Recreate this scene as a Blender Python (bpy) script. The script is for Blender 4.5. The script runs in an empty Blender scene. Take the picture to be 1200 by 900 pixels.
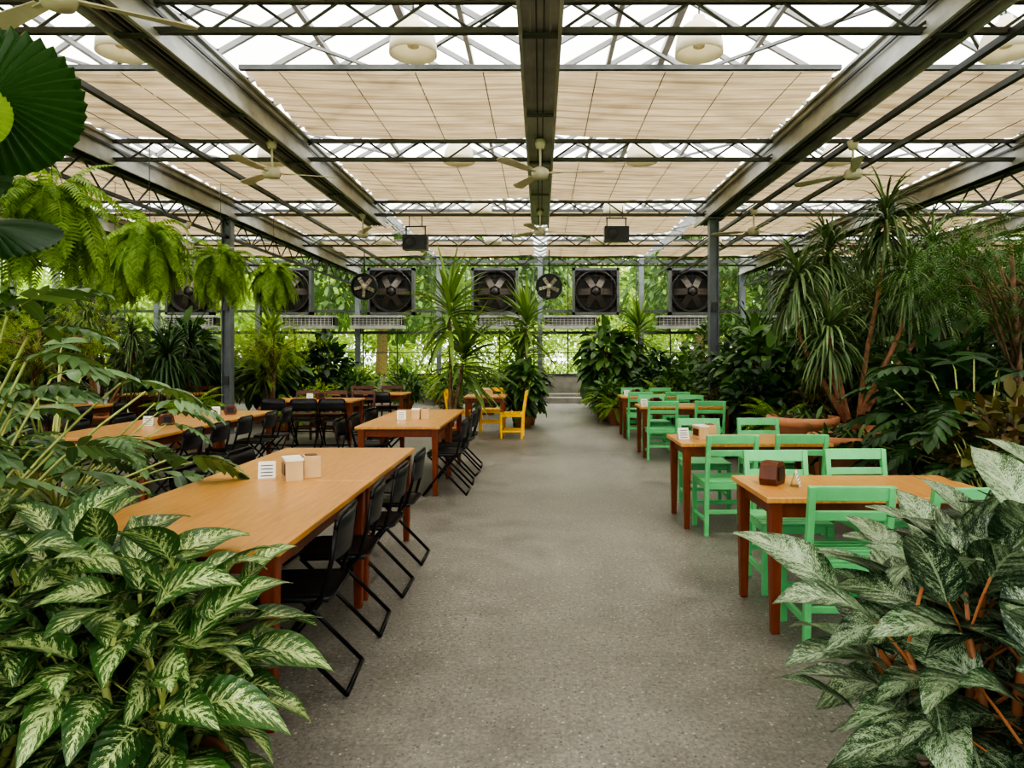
import bpy, math, numpy as np
from mathutils import Vector, Matrix
RNG=np.random.default_rng(7)
S=bpy.context.scene
COL=S.collection
def A(x): return np.asarray(x,dtype=np.float64)
def nrm(v):
    return v/np.maximum(np.linalg.norm(v,axis=-1,keepdims=True),1e-9)
# ---------------------------------------------------------------- mesh builder
class MB:
    def __init__(s): s.v=[];s.f=[];s.uv=[];s.r=[];s.n=0
    def add(s,V,F,mat=0,uv=None,rnd=None,smooth=False):
        V=A(V); s.v.append(V)
        for a in F: s.f.append((np.asarray(a,dtype=np.int64)+s.n,mat,smooth))
        s.uv.append(np.zeros((len(V),2)) if uv is None else A(uv))
        s.r.append(np.full(len(V),RNG.random()) if rnd is None else A(rnd))
        s.n+=len(V)
    def box(s,c,d,mat=0,R=None):
        c=A(c);d=A(d)/2
        P=A([[x,y,z] for z in(-1,1) for y in(-1,1) for x in(-1,1)])*d
        if R is not None: P=P@A(R).T
        s.add(P+c,[[[0,2,3,1],[4,5,7,6],[0,1,5,4],[2,6,7,3],[0,4,6,2],[1,3,7,5]]],mat)
    def beam(s,a,b,w,h,mat=0):
        a=A(a);b=A(b);d=b-a;L=np.linalg.norm(d);d=d/L
        up=A([0,0,1]) if abs(d[2])<.95 else A([0,1,0])
        sd=nrm(np.cross(d,up));n=np.cross(sd,d)
        s.box((a+b)/2,(w,L,h),mat,np.stack([sd,d,n],axis=1))
    def taper(s,a,b,w1,w2,mat=0):
        a=A(a);b=A(b);V=[]
        for p,w in((a,w1),(b,w2)):
            for x,y in((-1,-1),(1,-1),(1,1),(-1,1)): V.append(p+A([x*w/2,y*w/2,0]))
        s.add(V,[[[0,3,2,1],[4,5,6,7]],[[i,(i+1)%4,(i+1)%4+4,i+4] for i in range(4)]],mat)
    def tube(s,pts,r,mat=0,seg=8,smooth=True):
        pts=A(pts);n=len(pts);r=np.broadcast_to(A(r),(n,))
        t=np.zeros_like(pts);t[1:-1]=pts[2:]-pts[:-2];t[0]=pts[1]-pts[0];t[-1]=pts[-1]-pts[-2];t=nrm(t)
        m=nrm(pts[-1]-pts[0]) if np.linalg.norm(pts[-1]-pts[0])>1e-6 else A([0,0,1])
        ref=A([0,0,1]) if abs(m[2])<.7 else A([1,0,0.01])
        a=nrm(np.cross(t,ref));b=np.cross(t,a)
        an=np.arange(seg)/seg*2*np.pi
        V=pts[:,None,:]+r[:,None,None]*(np.cos(an)[None,:,None]*a[:,None,:]+np.sin(an)[None,:,None]*b[:,None,:])
        F=[[i*seg+j,i*seg+(j+1)%seg,(i+1)*seg+(j+1)%seg,(i+1)*seg+j] for i in range(n-1) for j in range(seg)]
        s.add(V.reshape(-1,3),[F,[list(range(seg))[::-1]],[list(range((n-1)*seg,n*seg))]],mat,smooth=smooth)
    def lathe(s,prof,c=(0,0,0),mat=0,seg=24,smooth=True,axis='z'):
        prof=A(prof);n=len(prof);an=np.arange(seg)/seg*2*np.pi
        V=np.stack([prof[:,0][:,None]*np.cos(an),prof[:,0][:,None]*np.sin(an),np.repeat(prof[:,1][:,None],seg,1)],-1).reshape(-1,3)
        if axis=='y': V=V[:,[0,2,1]]*A([1,1,1])
        F=[[i*seg+j,i*seg+(j+1)%seg,(i+1)*seg+(j+1)%seg,(i+1)*seg+j] for i in range(n-1) for j in range(seg)]
        s.add(V+A(c),[F],mat,smooth=smooth)
    def leaves(s,base,d,L,W,droop=1.0,segs=6,prof='lance',fold=.25,mat=0,side=None,cols=3,roll=.3,wave=0):
        base=A(base).reshape(-1,3);N=len(base)
        if N==0:return
        d=nrm(np.broadcast_to(A(d),(N,3)).copy());L=np.broadcast_to(A(L),(N,));W=np.broadcast_to(A(W),(N,));droop=np.broadcast_to(A(droop),(N,))
        if side is None:
            rv=nrm(RNG.normal(size=(N,3))*A([1,1,.02]))
            up=np.where((np.abs(d[:,2])>.97)[:,None],rv,A([0,0,1]))
            side=nrm(np.cross(d,up))
            n0=np.cross(side,d);r=RNG.normal(size=N)*roll
            side=side*np.cos(r)[:,None]+n0*np.sin(r)[:,None]
        else: side=np.broadcast_to(A(side),(N,3))
        p=base.copy();V=[];UV=[]
        rn=RNG.random(N);ph=RNG.random(N)*6
        for i in range(segs+1):
            t=i/segs
            if prof=='lance': w=math.sin(math.pi*min(1,(t*.93+.05))**.75)
            elif prof=='strap': w=(.55+1.3*t if t<.35 else 1.0)*(1 if t<.5 else max(.02,1-((t-.5)/.5)**1.5))
            elif prof=='oval': w=math.sin(math.pi*(t*.97+.015))**.62
            elif prof=='lobe': w=(.6+.4*math.sin(math.pi*t**.8))*(1 if t<.55 else max(.04,1-((t-.55)/.45)**2))
            else: w=1
            n=np.cross(side,d)
            h=(W*w/2)[:,None]
            wv=(np.sin(t*9+ph)*wave*L)[:,None]*n
            if cols==3:
                V+= [p-side*h+n*h*fold+wv,p,p+side*h+n*h*fold-wv];UV+=[(0,t),(.5,t),(1,t)]
            else:
                V+= [p-side*h,p+side*h];UV+=[(0,t),(1,t)]
            d=nrm(d+A([0,0,-1])*(droop/segs)[:,None])
            p=p+d*(L/segs)[:,None]
        K=len(V);V=np.stack(V,1).reshape(-1,3)
        UV=np.tile(A(UV),(N,1))
        c=cols;q=[]
        for i in range(segs):
            for j in range(c-1): q.append([i*c+j,i*c+j+1,(i+1)*c+j+1,(i+1)*c+j])
        F=(np.arange(N)[:,None,None]*K+np.asarray(q)[None]).reshape(-1,4)
        s.add(V,[F],mat,UV,np.repeat(rn,K),True)
    def fronds(s,base,d,L,npairs=14,plen=.2,pw=.05,droop=1.5,mat=0,ang=.5,pdroop=.4,shape='fern',stalk=.2,pprof='lance',psegs=3,smat=None,pcols=2,lift=0.0):
        base=A(base).reshape(-1,3);N=len(base);d=nrm(np.broadcast_to(A(d),(N,3)).copy())
        L=np.broadcast_to(A(L),(N,))*1.0;droop=np.broadcast_to(A(droop),(N,))
        rv=nrm(RNG.normal(size=(N,3))*A([1,1,.02]))
        up=np.where((np.abs(d[:,2])>.97)[:,None],rv,A([0,0,1]));side=nrm(np.cross(d,up))
        r=RNG.normal(size=N)*.3;n0=np.cross(side,d);side=side*np.cos(r)[:,None]+n0*np.sin(r)[:,None]
        B=[];D=[];PL=[];SD=[];p=base.copy();pts=[p.copy()]
        st=npairs+max(1,int(npairs*stalk/(1-stalk)));k0=st-npairs
        for i in range(st):
            d=nrm(d+A([0,0,-1])*(droop/st)[:,None]);p=p+d*(L/st)[:,None];pts.append(p.copy())
            if i<k0:continue
            t=(i-k0)/max(1,npairs-1);n=np.cross(side,d)
            f={'fern':math.sin(math.pi*(.12+.86*t))**.7,'lobe':(1-.55*t)*(.75 if t<.05 else 1),'palm':math.sin(math.pi*(.15+.75*t))**.6}[shape]
            a=ang+ (t*.7 if shape=='lobe' else t*.3)
            if shape=='lobe' and t<.15:a=-.25
            for sg in(-1,1):
                B.append(p.copy());D.append(nrm(side*sg*math.cos(a)+d*math.sin(a)+n*lift));PL.append(L*plen*f*(1+RNG.normal(size=N)*.06));SD.append(d*1.0*-sg)
        if shape=='lobe':
            B.append(p.copy());D.append(d.copy());PL.append(L*plen*.6);SD.append(side)
        PLa=np.concatenate(PL)
        s.leaves(np.concatenate(B),np.concatenate(D),PLa,pw*np.tile(L,len(PL)),pdroop,psegs,pprof,.25,mat,side=np.concatenate(SD),cols=pcols)
        P=np.stack(pts,1);K=P.shape[1];w=(L*.010)[:,None,None]*np.linspace(1.2,.35,K)[None,:,None]
        V=np.stack([P-side[:,None]*w,P+side[:,None]*w],2).reshape(-1,3)
        q=np.asarray([[2*i,2*i+1,2*i+3,2*i+2] for i in range(K-1)])
        s.add(V,[(np.arange(N)[:,None,None]*2*K+q[None]).reshape(-1,4)],mat if smat is None else smat)
    def mesh(s,name,mats):
        V=np.concatenate(s.v);UV=np.concatenate(s.uv);R=np.concatenate(s.r)
        vi=[];ls=[];mi=[];sm=[];o=0
        for F,m,smo in s.f:
            k=F.shape[1];n=F.shape[0]
            vi.append(F.reshape(-1));ls.append(o+np.arange(n)*k);o+=n*k
            mi.append(np.full(n,m));sm.append(np.full(n,smo))
        vi=np.concatenate(vi);ls=np.concatenate(ls);mi=np.concatenate(mi);sm=np.concatenate(sm)
        me=bpy.data.meshes.new(name)
        me.vertices.add(len(V));me.vertices.foreach_set('co',V.astype(np.float32).ravel())
        me.loops.add(len(vi));me.loops.foreach_set('vertex_index',vi.astype(np.int32))
        me.polygons.add(len(ls));me.polygons.foreach_set('loop_start',ls.astype(np.int32))
        for m in mats: me.materials.append(m)
        me.polygons.foreach_set('material_index',mi.astype(np.int32))
        me.update(calc_edges=True)
        me.polygons.foreach_set('use_smooth',sm)
        u=me.uv_layers.new(name='UVMap');u.data.foreach_set('uv',UV[vi].astype(np.float32).ravel())
        a=me.attributes.new('rnd','FLOAT','POINT');a.data.foreach_set('value',R.astype(np.float32))
        me.update()
        return me
def place(me,name,loc=(0,0,0),rz=0,sc=1,bevel=0):
    o=bpy.data.objects.new(name,me);COL.objects.link(o)
    o.location=loc;o.rotation_euler=(0,0,rz)
    o.scale=(sc,sc,sc) if not hasattr(sc,'__len__') else sc
    if bevel:
        b=o.modifiers.new('bevel','BEVEL');b.width=bevel;b.segments=2;b.limit_method='ANGLE'
    return o
# ---------------------------------------------------------------- materials
class NT:
    def __init__(s,name):
        s.m=bpy.data.materials.new(name);s.m.use_nodes=True;s.t=s.m.node_tree;s.t.nodes.clear()
        s.out=s.n('ShaderNodeOutputMaterial')
    def n(s,ty,**k):
        x=s.t.nodes.new(ty)
        for a,b in k.items(): setattr(x,a,b)
        return x
    def l(s,a,b): s.t.links.new(a,b)
    def mix(s,f,a,b,bt='MIX'):
        x=s.n('ShaderNodeMix',data_type='RGBA',blend_type=bt)
        for v,i in((f,0),(a,6),(b,7)):
            if hasattr(v,'links'): s.l(v,x.inputs[i])
            else: x.inputs[i].default_value=(*v,1) if i>0 else v
        return x.outputs[2]
    def math(s,op,a,b=0,c=None):
        x=s.n('ShaderNodeMath',operation=op)
        for v,i in((a,0),(b,1),(c,2)):
            if v is None: continue
            if hasattr(v,'links'): s.l(v,x.inputs[i])
            else: x.inputs[i].default_value=v
        return x.outputs[0]
    def ramp(s,f,stops):
        x=s.n('ShaderNodeValToRGB');e=x.color_ramp.elements
        while len(e)<len(stops): e.new(.5)
        for k,(p,c) in zip(e,stops): k.position=p;k.color=(*c,1) if hasattr(c,'__len__') else (c,c,c,1)
        s.l(f,x.inputs[0]);return x.outputs[0]
    def noise(s,vec,scale,detail=4,rough=.5):
        x=s.n('ShaderNodeTexNoise');x.inputs['Scale'].default_value=scale;x.inputs['Detail'].default_value=detail;x.inputs['Roughness'].default_value=rough
        s.l(vec,x.inputs['Vector']);return x.outputs[0]
    def mapv(s,vec,sc):
        x=s.n('ShaderNodeMapping');x.inputs['Scale'].default_value=sc;s.l(vec,x.inputs['Vector']);return x.outputs[0]
    def done(s,sh): s.l(sh,s.out.inputs[0]);return s.m
    def princ(s,col,rough=.5,metal=0,bump=None,bs=.3,bd=.01,spec=.5):
        p=s.n('ShaderNodeBsdfPrincipled')
        if hasattr(col,'links'): s.l(col,p.inputs['Base Color'])
        else: p.inputs['Base Color'].default_value=(*col,1)
        if hasattr(rough,'links'): s.l(rough,p.inputs['Roughness'])
        else: p.inputs['Roughness'].default_value=rough
        p.inputs['Metallic'].default_value=metal;p.inputs['Specular IOR Level'].default_value=spec
        if bump is not None:
            b=s.n('ShaderNodeBump');b.inputs['Strength'].default_value=bs;b.inputs['Distance'].default_value=bd
            s.l(bump,b.inputs['Height']);s.l(b.outputs[0],p.inputs['Normal'])
        return p.outputs[0]
    def mixsh(s,f,a,b):
        m=s.n('ShaderNodeMixShader');m.inputs[0].default_value=f;s.l(a,m.inputs[1]);s.l(b,m.inputs[2]);return m.outputs[0]
def sr(*c):
    return tuple(((x/255)/12.92 if x/255<=.04045 else ((x/255+.055)/1.055)**2.4) for x in c)
def plain(name,col,rough=.5,metal=0,var=.18,scale=9,trans=0):
    t=NT(name);o=t.n('ShaderNodeTexCoord').outputs['Object'];f=t.noise(o,scale,5)
    a=tuple(x*(1-var) for x in col);b=tuple(min(1,x*(1+var)) for x in col)
    c=t.ramp(f,[(.3,a),(.7,b)]);p=t.princ(c,rough,metal,f,.08,.004)
    if trans:
        tr=t.n('ShaderNodeBsdfTranslucent');t.l(c,tr.inputs[0]);p=t.mixsh(trans,p,tr.outputs[0])
    return t.done(p)
def wood(name,c1,c2,sc=(3,30,3),rough=.35):
    t=NT(name);o=t.n('ShaderNodeTexCoord').outputs['Object'];v=t.mapv(o,sc)
    f=t.noise(v,2.5,7,.6);g=t.noise(o,1.3,2)
    c=t.ramp(f,[(.25,c1),(.75,c2)]);c=t.mix(t.math('MULTIPLY',g,.3),c,tuple(x*.6 for x in c1))
    return t.done(t.princ(c,rough,0,f,.05,.003))
def leafmat(name,dark,light,rough=.42,trans=.25):
    t=NT(name);r=t.n('ShaderNodeAttribute',attribute_name='rnd').outputs['Fac']
    o=t.n('ShaderNodeTexCoord').outputs['Object'];f=t.noise(o,2.2,3)
    k=t.math('ADD',t.math('MULTIPLY',r,.6),t.math('MULTIPLY',f,.4))
    c=t.mix(k,dark,light)
    uv=t.n('ShaderNodeTexCoord').outputs['UV'];sx=t.n('ShaderNodeSeparateXYZ');t.l(uv,sx.inputs[0])
    e=t.math('ABSOLUTE',t.math('SUBTRACT',sx.outputs[0],.5))
    rib=t.math('LESS_THAN',e,.03)
    c=t.mix(t.math('MULTIPLY',rib,.35),c,light)
    p=t.princ(c,rough);tr=t.n('ShaderNodeBsdfTranslucent')
    c2=t.mix(1.0,c,(1.0,1.0,.55),'MULTIPLY');t.l(c2,tr.inputs[0])
    return t.done(t.mixsh(trans,p,tr.outputs[0]))
def varieg(name,dark,mid,pale,thr=.5,scale=16,edge=.3,veins=.2):
    t=NT(name);r=t.n('ShaderNodeAttribute',attribute_name='rnd').outputs['Fac']
    uv=t.n('ShaderNodeTexCoord').outputs['UV'];sx=t.n('ShaderNodeSeparateXYZ');t.l(uv,sx.inputs[0])
    e=t.math('MULTIPLY',t.math('ABSOLUTE',t.math('SUBTRACT',sx.outputs[0],.5)),2)
    y2=t.math('SUBTRACT',t.math('MULTIPLY',sx.outputs[1],2.4),t.math('MULTIPLY',e,.6))
    cv=t.n('ShaderNodeCombineXYZ')
    t.l(sx.outputs[0],cv.inputs[0]);t.l(y2,cv.inputs[1]);t.l(t.math('MULTIPLY',r,23),cv.inputs[2])
    f=t.noise(t.mapv(cv.outputs[0],(1,2.2,1)),scale,3,.65);g=t.noise(cv.outputs[0],3,2)
    k=t.math('ADD',f,t.math('MULTIPLY',t.math('SUBTRACT',g,.5),.35))
    k=t.math('SUBTRACT',k,t.math('MULTIPLY',t.math('POWER',e,2.2),edge))
    k=t.math('ADD',k,t.math('MULTIPLY',t.math('SINE',t.math('MULTIPLY',y2,24)),veins*.3))
    k=t.math('ADD',k,t.math('MULTIPLY',t.math('SUBTRACT',r,.5),.10))
    mk=t.ramp(k,[(thr-.03,0.0),(thr+.05,1.0)])
    c=t.mix(mk,t.mix(r,dark,mid),pale)
    rib=t.math('LESS_THAN',e,.05);c=t.mix(t.math('MULTIPLY',rib,.6),c,pale)
    p=t.princ(c,.3,0,t.math('SINE',t.math('MULTIPLY',y2,24)),.25,.004);tr=t.n('ShaderNodeBsdfTranslucent');t.l(c,tr.inputs[0])
    return t.done(t.mixsh(.18,p,tr.outputs[0]))
def floor_mat():
    t=NT('exposed_aggregate_concrete');o=t.n('ShaderNodeTexCoord').outputs['Object']
    big=t.noise(o,.5,6,.65);med=t.noise(o,3.2,7,.7);fine=t.noise(o,48,5,.8)
    v=t.n('ShaderNodeTexVoronoi');v.inputs['Scale'].default_value=64;t.l(o,v.inputs['Vector'])
    sp=t.n('ShaderNodeSeparateColor');t.l(v.outputs['Color'],sp.inputs[0])
    c=t.ramp(big,[(.32,sr(92,90,84)),(.68,sr(136,133,125))])
    c=t.mix(.5,c,t.ramp(med,[(.32,sr(84,82,76)),(.68,sr(140,137,129))]))
    c=t.mix(.75,c,t.ramp(fine,[(.34,(.24,.24,.24)),(.5,(.5,.5,.5)),(.66,(.82,.82,.80))]),'OVERLAY')
    peb=t.math('LESS_THAN',v.outputs['Distance'],t.math('MULTIPLY',sp.outputs[1],.48))
    pc=t.ramp(sp.outputs[0],[(0,sr(52,50,46)),(.4,sr(94,90,83)),(.8,sr(136,131,121)),(.97,sr(186,180,168))])
    c=t.mix(t.math('MULTIPLY',peb,.7),c,pc)
    rg=t.ramp(med,[(.3,.32),(.7,.52)])
    return t.done(t.princ(c,rg,0,t.math('ADD',fine,t.math('MULTIPLY',peb,.4)),.55,.005,.5))
def shade_mat():
    t=NT('shade_cloth');o=t.n('ShaderNodeTexCoord').outputs['Object'];sx=t.n('ShaderNodeSeparateXYZ');t.l(o,sx.inputs[0])
    st=t.math('SINE',t.math('MULTIPLY',sx.outputs[1],62))
    n=t.noise(t.mapv(o,(.35,7,1)),2.5,6,.65);n2=t.noise(o,.9,5,.6)
    c=t.ramp(n,[(.32,sr(160,144,118)),(.68,sr(220,206,180))])
    c=t.mix(t.math('MULTIPLY',n2,.55),c,sr(158,138,110))
    c=t.mix(t.math('MULTIPLY',t.math('GREATER_THAN',st,.7),.4),c,sr(128,112,88))
    d=t.n('ShaderNodeBsdfDiffuse');tr=t.n('ShaderNodeBsdfTranslucent');t.l(c,d.inputs[0]);t.l(t.mix(1.0,c,(.60,.575,.53),'MULTIPLY'),tr.inputs[0])
    return t.done(t.mixsh(.6,d.outputs[0],tr.outputs[0]))
def glaze(name,op,col):
    t=NT(name);a=t.n('ShaderNodeBsdfTransparent');b=t.n('ShaderNodeBsdfTranslucent');b.inputs[0].default_value=(*col,1)
    o=t.n('ShaderNodeTexCoord').outputs['Object'];f=t.noise(o,1.2,4)
    m=t.n('ShaderNodeMixShader');t.l(t.math('MULTIPLY',f,2*op),m.inputs[0]);t.l(a.outputs[0],m.inputs[1]);t.l(b.outputs[0],m.inputs[2])
    return t.done(m.outputs[0])
M={}
M['floor']=floor_mat();M['shade']=shade_mat()
M['steel']=plain('galvanised_steel',sr(164,164,162),.45,.2,.25,3)
M['bar']=plain('glazing_bar',sr(120,122,122),.5,.2,.2,3)
M['dsteel']=plain('dark_steel',sr(78,80,80),.5,.3,.2,4)
M['post']=plain('painted_steel',sr(112,118,124),.5,.2,.2,4)
M['glass']=glaze('roof_glazing',.5,(.93,.95,.97));M['wglass']=glaze('wall_glazing',.03,(.9,.95,.95))
M['top']=wood('oak_table_top',sr(182,126,66),sr(218,166,98),(22,2,3),.3)
M['leg']=wood('stained_table_leg',sr(104,48,24),sr(140,72,38),(12,12,1.5))
M['black']=plain('black_plastic',sr(28,28,32),.36,0,.2);M['blackm']=plain('black_steel_tube',sr(24,24,26),.35,.5,.1)
M['green']=plain('mint_green_paint',sr(104,190,124),.4,0,.12,6);M['yellow']=plain('yellow_paint',sr(246,190,12),.4,0,.1,6)
M['brown']=wood('dark_brown_wood',sr(78,40,26),sr(110,62,40),(10,10,2))
M['white']=plain('white_plastic',sr(228,225,216),.5,0,.05);M['cream']=plain('cream_enamel',sr(196,188,170),.45,0,.1)
M['kraft']=plain('kraft_wood_veneer',sr(198,168,124),.5,0,.1)
M['terra']=plain('terracotta',sr(188,130,94),.8,0,.2,5);M['soil']=plain('soil',sr(48,36,26),.95,0,.4,20)
M['bark']=plain('bark',sr(120,96,72),.85,0,.35,14);M['rbark']=plain('reddish_cane',sr(156,112,84),.75,0,.3,14)
M['conc']=plain('concrete',sr(140,138,130),.8,0,.2,4)
M['lamp']=plain('lamp_enamel',sr(238,232,214),.4,0,.04,9,.5)
M['mould']=plain('fan_shroud',sr(52,49,46),.5,.1,.2)
def t_lawn():
    t=NT('grass');o=t.n('ShaderNodeTexCoord').outputs['Object'];f=t.noise(o,1.1,8,.7)
    return t.done(t.princ(t.ramp(f,[(.3,sr(120,160,64)),(.7,sr(184,210,104))]),.9))
M['lawn']=t_lawn()
g=leafmat
M['lf_dark']=g('leaf_dark',sr(24,48,24),sr(64,102,50));M['lf_mid']=g('leaf_mid',sr(38,72,32),sr(98,136,66))
M['lf_bright']=g('leaf_bright',sr(92,130,44),sr(176,202,88),.5,.4);M['lf_fern']=g('leaf_fern',sr(70,114,38),sr(164,196,88),.55,.45)
M['lf_phil']=g('leaf_philodendron',sr(46,78,48),sr(124,156,104),.33,.25);M['lf_drac']=g('leaf_dracaena',sr(46,72,42),sr(128,152,100),.4,.2)
M['lf_corn']=g('leaf_corn_plant',sr(52,90,40),sr(150,180,94),.4,.3)
M['lf_out']=g('leaf_outdoor',sr(108,142,60),sr(194,216,112),.6,.45);M['lf_outd']=g('leaf_outdoor_dark',sr(52,82,44),sr(116,148,78),.6,.4)
M['lf_palm']=g('leaf_fan_palm',sr(18,46,18),sr(50,88,36),.36,.2)
M['lf_red']=g('leaf_bronze',sr(84,44,32),sr(100,110,52),.5,.25);M['stem']=plain('leaf_stem',sr(150,160,92),.5,0,.2);M['rstem']=plain('reddish_stem',sr(176,116,76),.5,0,.2)
M['dieff']=varieg('dieffenbachia_leaf',sr(40,72,36),sr(66,104,50),sr(190,208,142),.50,13,.26,.22)
M['aglao']=varieg('aglaonema_leaf',sr(26,52,30),sr(48,82,46),sr(172,192,156),.508,24,.08,.08)
# ---------------------------------------------------------------- room shell
XL,XR,YF,YB=-15.8,16.5,-3.8,22.3
GX=[-15.8,-12.5,-9.2,-5.95,-3.3,0,3.3,6.6,9.9,13.2,16.5]
b=MB();b.box(((XL+XR)/2,(YF+YB)/2,-.05),(XR-XL+.4,YB-YF+.4,.1));place(b.mesh('floor',[M['floor']]),'floor')
b=MB();b.box((0,30,-.16),(160,160,.1));place(b.mesh('lawn',[M['lawn']]),'lawn')
b=MB()
ze,zr=4.62,5.55
for i in range(len(GX)-1):
    x0,x1=GX[i],GX[i+1];xm=(x0+x1)/2
    b.add([[x0,YF,ze],[xm,YF,zr],[xm,YB,zr],[x0,YB,ze],[x1,YF,ze],[x1,YB,ze]],[[[0,1,2,3],[1,4,5,2]]],0)
    for j in range(int((YB-YF)/.72)+1):
        y=YF+j*.72
        b.beam([x0,y,ze-.03],[xm,y,zr-.03],.04,.06,1);b.beam([xm,y,zr-.03],[x1,y,ze-.03],.04,.06,1)
    b.beam([xm,YF,zr-.03],[xm,YB,zr-.03],.09,.09,1)
    for xq in((x0+xm)/2,(x1+xm)/2): b.beam([xq,YF,(ze+zr)/2-.06],[xq,YB,(ze+zr)/2-.06],.05,.06,1)
    for k in range(-1,7):
        y=1.9+3.7*(k-1)
        if y<YF+.1 or y+3.7>YB: continue
        b.beam([x0,y,ze-.08],[x1,y+3.7,ze-.04],.03,.03,1);b.beam([x1,y,ze-.08],[x0,y+3.7,ze-.04],.03,.03,1)
place(b.mesh('ceiling',[M['glass'],M['bar']]),'ceiling')
for x in GX[1:-1]:
    b=MB();y0=-3.7
    y1=13.9 if x in(-3.3,0,3.3) else YB-.2
    yc=(y0+y1)/2;L=y1-y0;w=.30
    b.box((0,yc,4.14),(w,L,.03),0);b.box((0,yc,4.42),(w+.06,L,.03),0)
    for q in(-.13,.13): b.box((q,yc,4.28),(.02,L,.26),0)
    for q in(-.08,-.03,.03,.08): b.box((q,yc,4.115),(.014,L,.03),1 if abs(q)<.05 else 0)
    for q in(-.16,.16): b.box((q,yc,4.10),(.03,L,.07),0);b.box((q*1.08,yc,4.30),(.02,L,.03),1)
    for k in range(int(L/1.85)): b.box((0,y0+k*1.85,4.09),(.34,.08,.015),1)
    place(b.mesh('gutter_beam',[M['steel'],M['dsteel']]),'gutter_beam',(x,0,0))
def truss(b,p0,p1,z0,z1,step=.36,w=.05,m=1):
    p0=A(p0);p1=A(p1);L=np.linalg.norm(p1-p0);d=(p1-p0)/L
    b.beam([*p0,z0],[*p1,z0],w,w,m);b.beam([*p0,z1],[*p1,z1],w,w,m)
    n=int(L/step)
    for i in range(n):
        a=p0+d*i*L/n;c=p0+d*(i+1)*L/n
        za,zb=(z0,z1) if i%2==0 else (z1,z0)
        b.tube([[*a,za],[*c,zb]],w*.28,m,5,False)
b=MB();truss(b,(XL+.1,0),(XR-.1,0),4.15,4.40);me=b.mesh('roof_truss',[M['steel'],M['dsteel']])
TY=[-1.8,1.9,5.6,9.3,13.0,16.7,20.4]
for y in TY: place(me,'roof_truss',(0,y,0))
b=MB();truss(b,(0,YF+.2),(0,YB-.2),3.72,4.08,.4)
me=b.mesh('lattice_girder',[M['steel'],M['dsteel']])
for x in(-5.95,-12.5,6.6,13.2): place(me,'lattice_girder',(x,0,0))
for x,z in((3.85,4.12),(-4.45,4.12),(4.5,4.12)):
    b=MB();b.beam((0,YF+.2,0),(0,YB-.2,0),.06,.06,0);place(b.mesh('roof_rail',[M['dsteel']]),'roof_rail',(x,0,z))
b=MB()
for q in(-.08,.08): b.box((q,0,2.05),(.02,.16,4.1),0)
b.box((0,0,2.05),(.16,.02,4.1),0);b.box((0,0,.01),(.3,.3,.02),0);b.box((0,0,4.07),(.34,.3,.03),0)
for z in(1.0,2.4): b.box((0,-.09,z),(.1,.02,.16),1)
me=b.mesh('steel_post',[M['post'],M['dsteel']])
for x,y in((-5.95,13),(3.3,13),(-5.95,2),(9.9,13),(-12.5,13),(9.9,4),(-12.5,4)): place(me,'steel_post',(x,y,0))
def shade(w,l):
    b=MB();nx,ny=6,90;V=[];
    for i in range(ny+1):
        for j in range(nx+1):
            y=i/ny*l
            V.append([(j/nx-.5)*w,y,.02*math.sin(y*7+j*.3)+.018*math.sin(y*24+j*.5)+.008*math.sin(y*53+j)-.03*math.sin(math.pi*j/nx)])
    F=[[i*(nx+1)+j,i*(nx+1)+j+1,(i+1)*(nx+1)+j+1,(i+1)*(nx+1)+j] for i in range(ny) for j in range(nx)]
    b.add(V,[F],0,smooth=True)
    b.box((0,0,0),(w,.05,.05),1)
    for q in(-.36,-.12,.12,.36): b.tube([[q*w,0,-.05],[q*w,l,-.05]],.005,1,4)
    return b.mesh('shade_screen',[M['shade'],M['dsteel']])
for i in range(len(GX)-1):
    w=GX[i+1]-GX[i]-.36;me=shade(w,2.2);me2=shade(w,2.55)
    for k,y in enumerate(TY[:-1]):
        if y==5.6: place(me,'shade_screen',((GX[i]+GX[i+1])/2,y+1.48,4.47))
        else: place(me2,'shade_screen',((GX[i]+GX[i+1])/2,y+1.12,4.47))
def wall(name,L,cols,z_top=4.6,kick=.8):
    b=MB()
    b.box((0,0,kick/2),(L,.14,kick),1);b.box((0,0,kick+.03),(L,.2,.06),0)
    for z in(2.2,2.9,z_top-.08): b.box((0,0,z),(L,.09,.09),0)
    b.box((0,0,1.55),(L,.03,.03),0)
    n=int(L/1.1)
    for i in range(n+1): b.box((-L/2+i*L/n,0,(kick+z_top)/2),(.035,.04,z_top-kick),0)
    for c in cols: b.box((c,-.02,z_top/2),(.15,.16,z_top),2)
    return b.mesh(name,[M['dsteel'],M['conc'],M['post']])
L=XR-XL;xc=(XL+XR)/2;LY=YB-YF;yc=(YF+YB)/2
place(wall('wall_back',L,[x-xc for x in GX]),'wall_back',(xc,YB,0))
place(wall('wall_front',L,[x-xc for x in GX]),'wall_front',(xc,YF,0))
place(wall('wall_left',LY,[y-yc for y in TY]),'wall_left',(XL,yc,0),math.pi/2)
place(wall('wall_right',LY,[y-yc for y in TY]),'wall_right',(XR,yc,0),math.pi/2)
def pane(L): 
    b=MB();b.add([[-L/2+.1,0,.85],[L/2-.1,0,.85],[L/2-.1,0,4.55],[-L/2+.1,0,4.55]],[[[0,1,2,3]]],0);return b.mesh('window',[M['wglass']])
place(pane(L),'window_1',(xc,YB+.03,0));place(pane(LY),'window_2',(XL-.03,yc,0),math.pi/2);place(pane(LY),'window_3',(XR+.03,yc,0),math.pi/2)
b=MB();s=.71
for q in(-1,1):
    b.box((q*s,0,0),(.08,.3,2*s+.08),0);b.box((0,0,q*s),(2*s+.08,.3,.08),0)
b.lathe([(.66,-.12),(.62,-.05),(.60,.12),(.66,.13),(.70,-.12),(.66,-.12)],axis='y',mat=1,seg=32)
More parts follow.
